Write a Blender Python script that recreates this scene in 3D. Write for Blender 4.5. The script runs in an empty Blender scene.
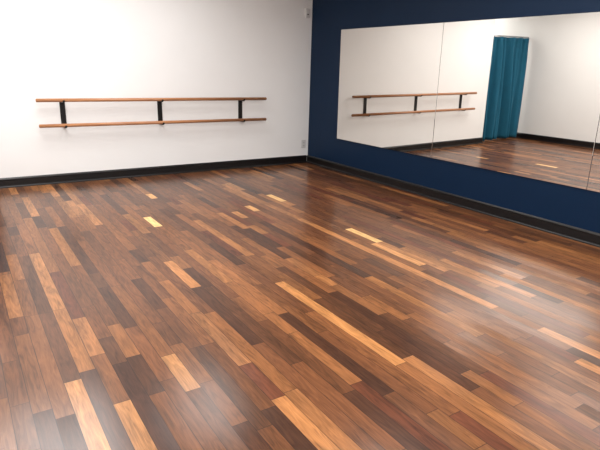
import bpy, bmesh, math, random
import numpy as np
from mathutils import Vector, Matrix
random.seed(11)
S=bpy.context.scene
COL=S.collection
S.view_settings.view_transform='Standard'
S.view_settings.look='None'

W_LEFT=-6.3; W_END=-4.78; CEIL=3.1; FRONT=-10.4; HALL=2.7

def s2l(c):
    return tuple(((v/255)/12.92 if v/255<=.04045 else ((v/255+.055)/1.055)**2.4) for v in c)+(1,)

# ---------- materials
def mat(name,col,rough=.5,metal=0,spec=.5,bump=0,bscale=200,var=0,vscale=3,coat=0):
    m=bpy.data.materials.new(name);m.use_nodes=True
    nt=m.node_tree;b=nt.nodes['Principled BSDF']
    b.inputs['Base Color'].default_value=s2l(col)
    b.inputs['Roughness'].default_value=rough
    b.inputs['Metallic'].default_value=metal
    b.inputs['Specular IOR Level'].default_value=spec
    b.inputs['Coat Weight'].default_value=coat
    tc=nt.nodes.new('ShaderNodeTexCoord')
    if bump:
        n=nt.nodes.new('ShaderNodeTexNoise');n.inputs['Scale'].default_value=bscale;n.inputs['Detail'].default_value=4
        nt.links.new(tc.outputs['Object'],n.inputs['Vector'])
        bp=nt.nodes.new('ShaderNodeBump');bp.inputs['Strength'].default_value=bump;bp.inputs['Distance'].default_value=.002
        nt.links.new(n.outputs['Fac'],bp.inputs['Height']);nt.links.new(bp.outputs['Normal'],b.inputs['Normal'])
    if var:
        n=nt.nodes.new('ShaderNodeTexNoise');n.inputs['Scale'].default_value=vscale;n.inputs['Detail'].default_value=3
        nt.links.new(tc.outputs['Object'],n.inputs['Vector'])
        mx=nt.nodes.new('ShaderNodeMix');mx.data_type='RGBA'
        c=s2l(col);mx.inputs[6].default_value=tuple(v*(1-var) for v in c[:3])+(1,);mx.inputs[7].default_value=tuple(min(1,v*(1+var)) for v in c[:3])+(1,)
        nt.links.new(n.outputs['Fac'],mx.inputs[0]);nt.links.new(mx.outputs[2],b.inputs['Base Color'])
    return m
M_white=mat('white_wall_paint',(229,229,228),.6,bump=.15,bscale=150,var=.02)
M_blue=mat('blue_wall_paint',(0,29,56),.5,spec=.2,bump=.15,bscale=150,var=.06)
M_ceil=mat('ceiling_tile',(225,225,222),.8,bump=.3,bscale=300)
M_base=mat('black_baseboard',(13,11,12),.35,spec=.4,var=.1)
M_mirror=mat('mirror_silver',(238,234,228),.0,1)
M_alu=mat('brushed_aluminium',(190,192,195),.3,1)
M_black=mat('black_bracket_metal',(14,13,14),.4,.3)
M_curt=mat('teal_cloth',(4,84,110),.85,bump=.4,bscale=500,var=.15,vscale=6)
M_plate=mat('plastic_plate',(198,197,195),.4)
M_slot=mat('dark_slot',(35,33,32),.5)
M_grey=mat('light_grey_plastic',(205,205,203),.4)

def wood_rail():
    m=bpy.data.materials.new('barre_wood');m.use_nodes=True
    nt=m.node_tree;b=nt.nodes['Principled BSDF'];b.inputs['Roughness'].default_value=.35
    tc=nt.nodes.new('ShaderNodeTexCoord');mp=nt.nodes.new('ShaderNodeMapping');mp.inputs['Scale'].default_value=(2,60,60)
    n=nt.nodes.new('ShaderNodeTexNoise');n.inputs['Scale'].default_value=1.5;n.inputs['Detail'].default_value=5
    r=nt.nodes.new('ShaderNodeValToRGB')
    r.color_ramp.elements[0].position=.3;r.color_ramp.elements[0].color=s2l((142,92,58))
    r.color_ramp.elements[1].position=.7;r.color_ramp.elements[1].color=s2l((184,130,88))
    L=nt.links.new;L(tc.outputs['Object'],mp.inputs[0]);L(mp.outputs[0],n.inputs['Vector']);L(n.outputs['Fac'],r.inputs[0]);L(r.outputs[0],b.inputs['Base Color'])
    return m
M_rail=wood_rail()

# ---------- helpers
def obj_from_bm(bm,name,m,parent=None,smooth=False):
    me=bpy.data.meshes.new(name);bm.to_mesh(me);bm.free()
    if smooth:
        for p in me.polygons:p.use_smooth=True
    o=bpy.data.objects.new(name,me);COL.objects.link(o)
    for k in (m if isinstance(m,(list,tuple)) else [m]): me.materials.append(k)
    if parent:o.parent=parent
    return o
def add_box(bm,lo,hi,mi=0):
    r=bmesh.ops.create_cube(bm,size=1)
    c=[(a+b)/2 for a,b in zip(lo,hi)];s=[b-a for a,b in zip(lo,hi)]
    bmesh.ops.transform(bm,matrix=Matrix.Translation(c)@Matrix.Diagonal((*s,1)),verts=r['verts'])
    for f in {f for v in r['verts'] for f in v.link_faces}:f.material_index=mi
    return r['verts']
def box(name,lo,hi,m,bev=0,parent=None):
    bm=bmesh.new();add_box(bm,lo,hi)
    if bev:bmesh.ops.bevel(bm,geom=bm.edges[:],offset=bev,segments=2,affect='EDGES',profile=.5)
    return obj_from_bm(bm,name,m,parent)
def cyl(bm,a,b,r,seg=20,mi=0):
    a=Vector(a);b=Vector(b);d=b-a
    q=d.to_track_quat('Z','Y').to_matrix().to_4x4()
    v=bmesh.ops.create_cone(bm,cap_ends=True,segments=seg,radius1=r,radius2=r,depth=d.length,matrix=Matrix.Translation((a+b)/2)@q)['verts']
    for f in {f for x in v for f in x.link_faces}:f.material_index=mi
    return v
def empty(name,loc,label,cat,group=None):
    e=bpy.data.objects.new(name,None);e.location=loc;COL.objects.link(e);e['label']=label;e['category']=cat
    if group:e['group']=group
    return e
def struct(o,label=None):
    o['kind']='structure'
    if label:o['label']=label;
    return o

# ---------- room shell
T=.12
struct(box('wall_back',(W_END,0,0),(0,T,CEIL),M_white),'white painted wall behind the wooden barre')
struct(box('wall_right',(0,FRONT,0),(T,T,CEIL),M_blue),'navy blue painted wall carrying the mirrors')
struct(box('wall_left',(W_LEFT-T,FRONT,0),(W_LEFT,HALL,CEIL),M_white),'white painted side wall seen in mirror')
struct(box('wall_front',(W_LEFT-T,FRONT-T,0),(T,FRONT,CEIL),M_white),'white painted wall opposite the barre')
struct(box('wall_passage',(W_END,T,0),(W_END+T,HALL,CEIL),M_white),'white painted wall of the curtained passage')
struct(box('wall_passage_end',(W_LEFT-T,HALL,0),(W_END+T,HALL+T,CEIL),M_white),'white painted wall closing the passage')
struct(box('ceiling',(W_LEFT-T,FRONT-T,CEIL),(T,HALL+T,CEIL+.1),M_ceil),'off-white ceiling')

def baseboard(name,a,b,n):
    a=Vector(a);b=Vector(b);n=Vector(n)
    prof=[(0,0),(.030,0),(.029,.012),(.025,.020),(.015,.027),(.015,.098),(.020,.103),(.020,.110),(.012,.118),(.005,.130),(0,.130)]
    bm=bmesh.new();A=[];B=[]
    for d,z in prof:
        A.append(bm.verts.new(a+n*d+Vector((0,0,z))));B.append(bm.verts.new(b+n*d+Vector((0,0,z))))
    k=len(prof)
    for i in range(k):bm.faces.new((A[i],A[(i+1)%k],B[(i+1)%k],B[i]))
    bm.faces.new(A);bm.faces.new(B[::-1])
    bmesh.ops.recalc_face_normals(bm,faces=bm.faces)
    return struct(obj_from_bm(bm,name,M_base),'black moulded baseboard')
baseboard('baseboard_back',(W_END,0,0),(-.030,0,0),(0,-1,0))
baseboard('baseboard_right',(0,FRONT,0),(0,0,0),(-1,0,0))
baseboard('baseboard_left',(W_LEFT,FRONT,0),(W_LEFT,HALL,0),(1,0,0))
baseboard('baseboard_passage',(W_END,-.0,0),(W_END,HALL,0),(-1,0,0))

# ---------- floor planks
PW=.085
PAL=[((66,39,24),8),((82,50,30),15),((95,58,34),26),((106,66,38),24),((118,75,43),15),((132,86,49),8),((150,100,59),4),((88,48,29),5)]
def pick():
    t=random.random()*sum(w for _,w in PAL)
    for c,w in PAL:
        t-=w
        if t<=0:break
    k=random.uniform(.94,1.06)
    return tuple(v*k for v in c)
Yl=(216,170,108);Lo=(150,103,62);Tn=(130,85,50);Dk=(60,35,23)
ACC=[(-1.86,-3.54,-4.04,Yl),(-1.94,-4.04,-4.70,(172,120,72)),(-3.18,-4.42,-5.78,(162,110,64)),(-1.84,-1.85,-2.24,Yl),(-3.51,-2.17,-2.57,Yl),(-3.16,-1.14,-1.40,(196,144,88)),
(-2.62,-2.40,-2.69,Lo),(-2.36,-2.23,-2.49,(196,144,88)),(-2.01,-.96,-1.46,Lo),(-4.28,-5.03,-5.42,Lo),(-4.63,-4.30,-4.83,Tn),(-4.64,-5.34,-6.0,Lo),
(-4.82,-5.03,-5.85,Lo),(-5.0,-3.26,-4.10,Tn),(-3.86,-5.68,-6.3,Tn),(-4.53,-4.98,-6.1,Dk),(-3.89,-5.35,-5.75,Dk),(-4.96,-2.4,-3.2,Dk),(-3.97,-4.6,-5.34,Tn),(-2.88,-4.0,-4.45,Tn)]
def build_floor(accents):
    X0,X1=W_LEFT,0.0;Y0,Y1=FRONT,HALL
    rows={}
    for (x,ya,yb,c) in accents:
        rows.setdefault(math.floor((x-X0)/PW),[]).append((min(ya,yb),max(ya,yb),c))
    verts=[];faces=[];cols=[];uvs=[];lens=[];rnd=[]
    nr=math.ceil((X1-X0)/PW)
    for r in range(nr):
        xa=X0+r*PW;xb=min(X1,xa+PW)
        y=Y0;acc=sorted(rows.get(r,[]));segs=[]
        y-=random.random()*.8
        while y<Y1:
            L=random.choice([.32,.42,.5,.6,.7,.8,.9,1.0,1.15,1.3])*random.uniform(.9,1.1)
            nxt=[a for a in acc if a[0]>=y-1e-6]
            if nxt and y+L>nxt[0][0]-.22:
                a=nxt[0]
                if a[0]-y>.02:segs.append((y,a[0],pick()))
                segs.append((a[0],a[1],a[2]));y=a[1];acc=[q for q in acc if q[0]>=a[1]-.01]
                continue
            segs.append((y,y+L,pick()));y+=L
        for a,b,c in segs:
            ya=max(a,Y0);yb=min(b,Y1)
            if yb-ya<1e-3:continue
            i=len(verts);verts+=[(xa,ya,0),(xb,ya,0),(xb,yb,0),(xa,yb,0)];faces.append((i,i+1,i+2,i+3))
            cols+=list(s2l(c));L=yb-ya;uvs+=[(0,0),(0,PW),(L,PW),(L,0)];lens.append(L);rnd.append(random.random()*50)
    me=bpy.data.meshes.new('floor');me.from_pydata(verts,[],faces);
    uv=me.uv_layers.new(name='UVMap')
    for i,l in enumerate(uv.data):l.uv=uvs[i]
    me.attributes.new('plank_col','FLOAT_COLOR','FACE');me.attributes['plank_col'].data.foreach_set('color',cols)
    me.attributes.new('plank_len','FLOAT','FACE');me.attributes['plank_len'].data.foreach_set('value',lens)
    me.attributes.new('plank_rnd','FLOAT','FACE');me.attributes['plank_rnd'].data.foreach_set('value',rnd)
    tl=[]
    for _ in rnd:tl+=[random.gauss(0,.012),random.gauss(0,.007),0]
    me.attributes.new('plank_tilt','FLOAT_VECTOR','FACE');me.attributes['plank_tilt'].data.foreach_set('vector',tl)
    o=bpy.data.objects.new('floor',me);COL.objects.link(o);struct(o,'glossy hardwood strip floor in mixed brown tones')
    m=bpy.data.materials.new('hardwood_planks');m.use_nodes=True;nt=m.node_tree;b=nt.nodes['Principled BSDF'];N=nt.nodes.new;L=nt.links.new
    def math_(op,a,bb=None,c=None):
        n=N('ShaderNodeMath');n.operation=op
        for i,v in enumerate((a,bb,c)):
            if v is None:continue
            if isinstance(v,(int,float)):n.inputs[i].default_value=v
            else:L(v,n.inputs[i])
        return n.outputs[0]
    def attr(nm):
        a=N('ShaderNodeAttribute');a.attribute_name=nm;return a
    uvn=N('ShaderNodeUVMap');uvn.uv_map='UVMap'
    sep=N('ShaderNodeSeparateXYZ');L(uvn.outputs[0],sep.inputs[0]);u,v=sep.outputs[0],sep.outputs[1]
    pl=attr('plank_len').outputs['Fac'];pr=attr('plank_rnd').outputs['Fac'];pc=attr('plank_col').outputs['Color']
    def grain(su,sv,sc,det,dist):
        c=N('ShaderNodeCombineXYZ');L(math_('MULTIPLY',u,su),c.inputs[0]);L(math_('MULTIPLY',v,sv),c.inputs[1]);L(pr,c.inputs[2])
        n=N('ShaderNodeTexNoise');n.inputs['Scale'].default_value=sc;n.inputs['Detail'].default_value=det;n.inputs['Distortion'].default_value=dist;L(c.outputs[0],n.inputs['Vector']);return n.outputs['Fac']
    g1=grain(3.6,26,1,5,2.2);g2=grain(9,260,1,4,.3);g3=grain(1.3,7,1,2,.5)
    f=math_('ADD',math_('MULTIPLY',math_('SUBTRACT',g1,.5),1.6),math_('MULTIPLY',math_('SUBTRACT',g2,.5),.9))
    f=math_('ADD',f,math_('MULTIPLY',math_('SUBTRACT',g3,.5),1.2))
    f=math_('MAXIMUM',math_('ADD',1.0,f),.45)
    vm=N('ShaderNodeVectorMath');vm.operation='SCALE';L(pc,vm.inputs[0]);L(f,vm.inputs['Scale'])
    e1=math_('MINIMUM',v,math_('SUBTRACT',PW,v));e2=math_('MINIMUM',u,math_('SUBTRACT',pl,u))
    e=math_('MINIMUM',e1,e2)
    mr=N('ShaderNodeMapRange');mr.inputs['From Min'].default_value=.0004;mr.inputs['From Max'].default_value=.0022;L(e,mr.inputs['Value'])
    sv=mr.outputs[0]
    mx=N('ShaderNodeMix');mx.data_type='RGBA';L(sv,mx.inputs[0]);mx.inputs[6].default_value=(.012,.007,.005,1);L(vm.outputs[0],mx.inputs[7])
    L(mx.outputs[2],b.inputs['Base Color'])
    b.inputs['Roughness'].default_value=.5
    b.inputs['Specular IOR Level'].default_value=.05
    b.inputs['Coat Weight'].default_value=.68
    b.inputs['Coat Roughness'].default_value=.22
    geo=N('ShaderNodeNewGeometry');va=N('ShaderNodeVectorMath');va.operation='ADD'
    L(geo.outputs['Normal'],va.inputs[0]);L(attr('plank_tilt').outputs['Vector'],va.inputs[1])
    vn=N('ShaderNodeVectorMath');vn.operation='NORMALIZE';L(va.outputs[0],vn.inputs[0])
    L(vn.outputs[0],b.inputs['Coat Normal'])
    me.materials.append(m)
    return o
build_floor(ACC)

# ---------- mirrors
ys=[-.868,-2.906,-4.957,-7.0];Z0,Z1=.5266,2.17
PHI=-.0095;PSI=.0045
for i in range(3):
    ya,yb=ys[i]-.002,ys[i+1]+.002
    cy=(ya+yb)/2;cz=(Z0+Z1)/2
    bm=bmesh.new();add_box(bm,(-.006,-(ya-yb)/2,-(Z1-Z0)/2),(0,(ya-yb)/2,(Z1-Z0)/2))
    bmesh.ops.bevel(bm,geom=bm.edges[:],offset=.002,segments=1,affect='EDGES')
    o=obj_from_bm(bm,'wall_mirror',M_mirror);o.location=(-.024-PSI*(cy+2.9),cy,cz)
    o.rotation_euler=(0,PHI,PSI)
    o['label']='large frameless mirror panel mounted on navy blue wall';o['category']='mirror';o['group']='row of wall mirror panels'

# ---------- barre
bar=empty('ballet_barre',(-2.57,0,.95),'double wooden ballet barre on black wall brackets','barre')
inv=Matrix.Translation((2.57,0,-.95))
def rail(z,y,xa,xb):
    bm=bmesh.new();r=.023
    v=cyl(bm,(xa,y,z),(xb,y,z),r,24)
    ed=[e for e in bm.edges if abs(e.verts[0].co.x-e.verts[1].co.x)<1e-4]
    bmesh.ops.bevel(bm,geom=ed,offset=.006,segments=3,affect='EDGES')
    bmesh.ops.transform(bm,matrix=inv,verts=bm.verts)
    o=obj_from_bm(bm,'rail',M_rail,bar,True);return o
YO=-.13
rail(1.11,YO,-4.255,-.92);rail(.787,YO,-4.25,-.92)
def bracket_bm():
    bm=bmesh.new()
    add_box(bm,(-.033,-.012,.755),(.033,-.0,1.10))     # wall plate
    for z in (1.11,.787):
        add_box(bm,(-.013,YO-.005,z-.035),(.013,-.004,z-.026)) # arm
        seg=10;R0,R1=.0235,.0265
        vs=[]
        for k in range(seg+1):
            a=math.pi+math.pi*k/seg
            for R in(R0,R1):
                for x in(-.013,.013):
                    vs.append(bm.verts.new((x,YO+R*math.cos(a),z+R*math.sin(a))))
        for k in range(seg):
            p=vs[4*k:4*k+4];q=vs[4*k+4:4*k+8]
            for a_,b_ in((0,1),(1,3),(3,2),(2,0)):bm.faces.new((p[a_],p[b_],q[b_],q[a_]))
        bm.faces.new([vs[i] for i in(0,1,3,2)]);bm.faces.new([vs[-4+i] for i in(0,1,3,2)])
    for z in (.85,.95,1.03):cyl(bm,(0,-.015,z),(0,-.010,z),.006,10)
    bmesh.ops.recalc_face_normals(bm,faces=bm.faces)
    return bm
bo=None
for x in(-3.93,-2.62,-1.32):
    if bo is None:
        bo=obj_from_bm(bracket_bm(),'bracket',M_black,bar);o=bo
    else:
        o=bo.copy();COL.objects.link(o);o.parent=bar
    o.location=(x+2.57,0,-.95);o['label']='black metal wall bracket'

# ---------- outlet and sensor on white wall
op=empty('wall_outlet',(-.10,0,.33),'small white electrical outlet plate low on white wall','outlet')
box('cover_plate',(-.045,-.008,-.07),(.045,0,.07),M_plate,.003,op)
for z in(-.028,.028):
    bm=bmesh.new()
    add_box(bm,(-.018,-.011,z-.016),(.018,-.004,z+.016),0)
    add_box(bm,(-.010,-.0115,z-.008),(-.005,-.006,z+.008),1);add_box(bm,(.005,-.0115,z-.008),(.010,-.006,z+.008),1)
    obj_from_bm(bm,'socket',[M_grey,M_slot],op)
th=empty('wall_sensor',(-.10,0,2.45),'small white rectangular sensor high on white wall','sensor')
box('housing',(-.042,-.03,-.07),(.042,0,.07),M_grey,.006,th)
box('lens',(-.014,-.034,-.03),(.014,-.028,-.01),M_slot,.002,th)

# ---------- curtain
CX=(W_END+W_LEFT)/2
cu=empty('curtain',(CX,.21,0),'floor-length pleated teal fabric curtain across white passage','curtain')
bm=bmesh.new();nx,nz=400,30;g=[]
xa,xb=W_END-.03-CX,W_LEFT+.05-CX
for i in range(nx+1):
    t=i/nx;col=[]
    for j in range(nz+1):
        s=j/nz;z=.03+s*2.24
        ph=t*2*math.pi*6+.9*math.sin(t*17)+.6*math.sin(s*3+t*9)
        am=.105*(1-.5*s**3)*(1+.35*math.sin(t*23+s))
        w2=math.sin(ph);w2=math.copysign(abs(w2)**.7,w2)
        gather=.015*math.sin(t*2*math.pi*26)*max(0,(s-.88)/.12)
        col.append(bm.verts.new((xa+(xb-xa)*t,am*w2+.016*math.sin(ph*2.3+s*4)+gather,z)))
    g.append(col)
for i in range(nx):
    for j in range(nz):bm.faces.new((g[i][j],g[i+1][j],g[i+1][j+1],g[i][j+1]))
cl=obj_from_bm(bm,'cloth',M_curt,cu,True)
sm=cl.modifiers.new('thick','SOLIDIFY');sm.thickness=.003
bm=bmesh.new();cyl(bm,(W_END-CX-.001,0,2.29),(W_LEFT-CX+.001,0,2.29),.014,16)
obj_from_bm(bm,'rod',M_alu,cu,True)

# ---------- ceiling lights
def troffer(x,y,e,lx=1.3,ly=2.4):
    t=empty('ceiling_light',(x,y,CEIL),'flat white rectangular ceiling light panel','ceiling light','ceiling light panels')
    bm=bmesh.new()
    hx,hy=lx/2+.03,ly/2+.03
    add_box(bm,(-hx,-hy,-.05),(hx,-hy+.03,0));add_box(bm,(-hx,hy-.03,-.05),(hx,hy,0))
    add_box(bm,(-hx,-hy+.03,-.05),(-hx+.03,hy-.03,0));add_box(bm,(hx-.03,-hy+.03,-.05),(hx,hy-.03,0))
    obj_from_bm(bm,'frame',M_plate,t)
    l=bpy.data.lights.new('panel_lamp','AREA');l.shape='RECTANGLE';l.size=lx;l.size_y=ly;l.energy=e;l.color=(1,.985,.972)
    lo=bpy.data.objects.new('panel_lamp',l);COL.objects.link(lo);lo.parent=t;lo.location=(0,0,-.045)
troffer(-4.6,-2.0,122)
troffer(-2.7,-1.6,32,.8,1.2)
troffer(-4.6,-5.2,100)
troffer(-1.7,-5.0,82)
troffer(-4.6,-8.4,94)
troffer(-1.7,-8.2,88)
troffer(-5.5,1.7,40,.8,1.2)
w=bpy.data.worlds.new('World');S.world=w;w.use_nodes=True
w.node_tree.nodes['Background'].inputs[0].default_value=(.8,.85,1,1);w.node_tree.nodes['Background'].inputs[1].default_value=.2

# ---------- camera
cx,cy,h=-5.1491,-7.6630,1.6;yaw,pitch,roll,f=.5809,.2909,.0290,525.39
F=Vector((math.sin(yaw)*math.cos(pitch),math.cos(yaw)*math.cos(pitch),-math.sin(pitch)))
R=F.cross(Vector((0,0,1))).normalized();U=R.cross(F)
R2=R*math.cos(roll)+U*math.sin(roll);U2=-R*math.sin(roll)+U*math.cos(roll)
cd=bpy.data.cameras.new('Camera');cd.sensor_width=36;cd.lens=f/600*36;cd.clip_start=.05
co=bpy.data.objects.new('Camera',cd);COL.objects.link(co)
m=Matrix((R2,U2,-F)).transposed().to_4x4();m.translation=(cx,cy,h);co.matrix_world=m
S.camera=co
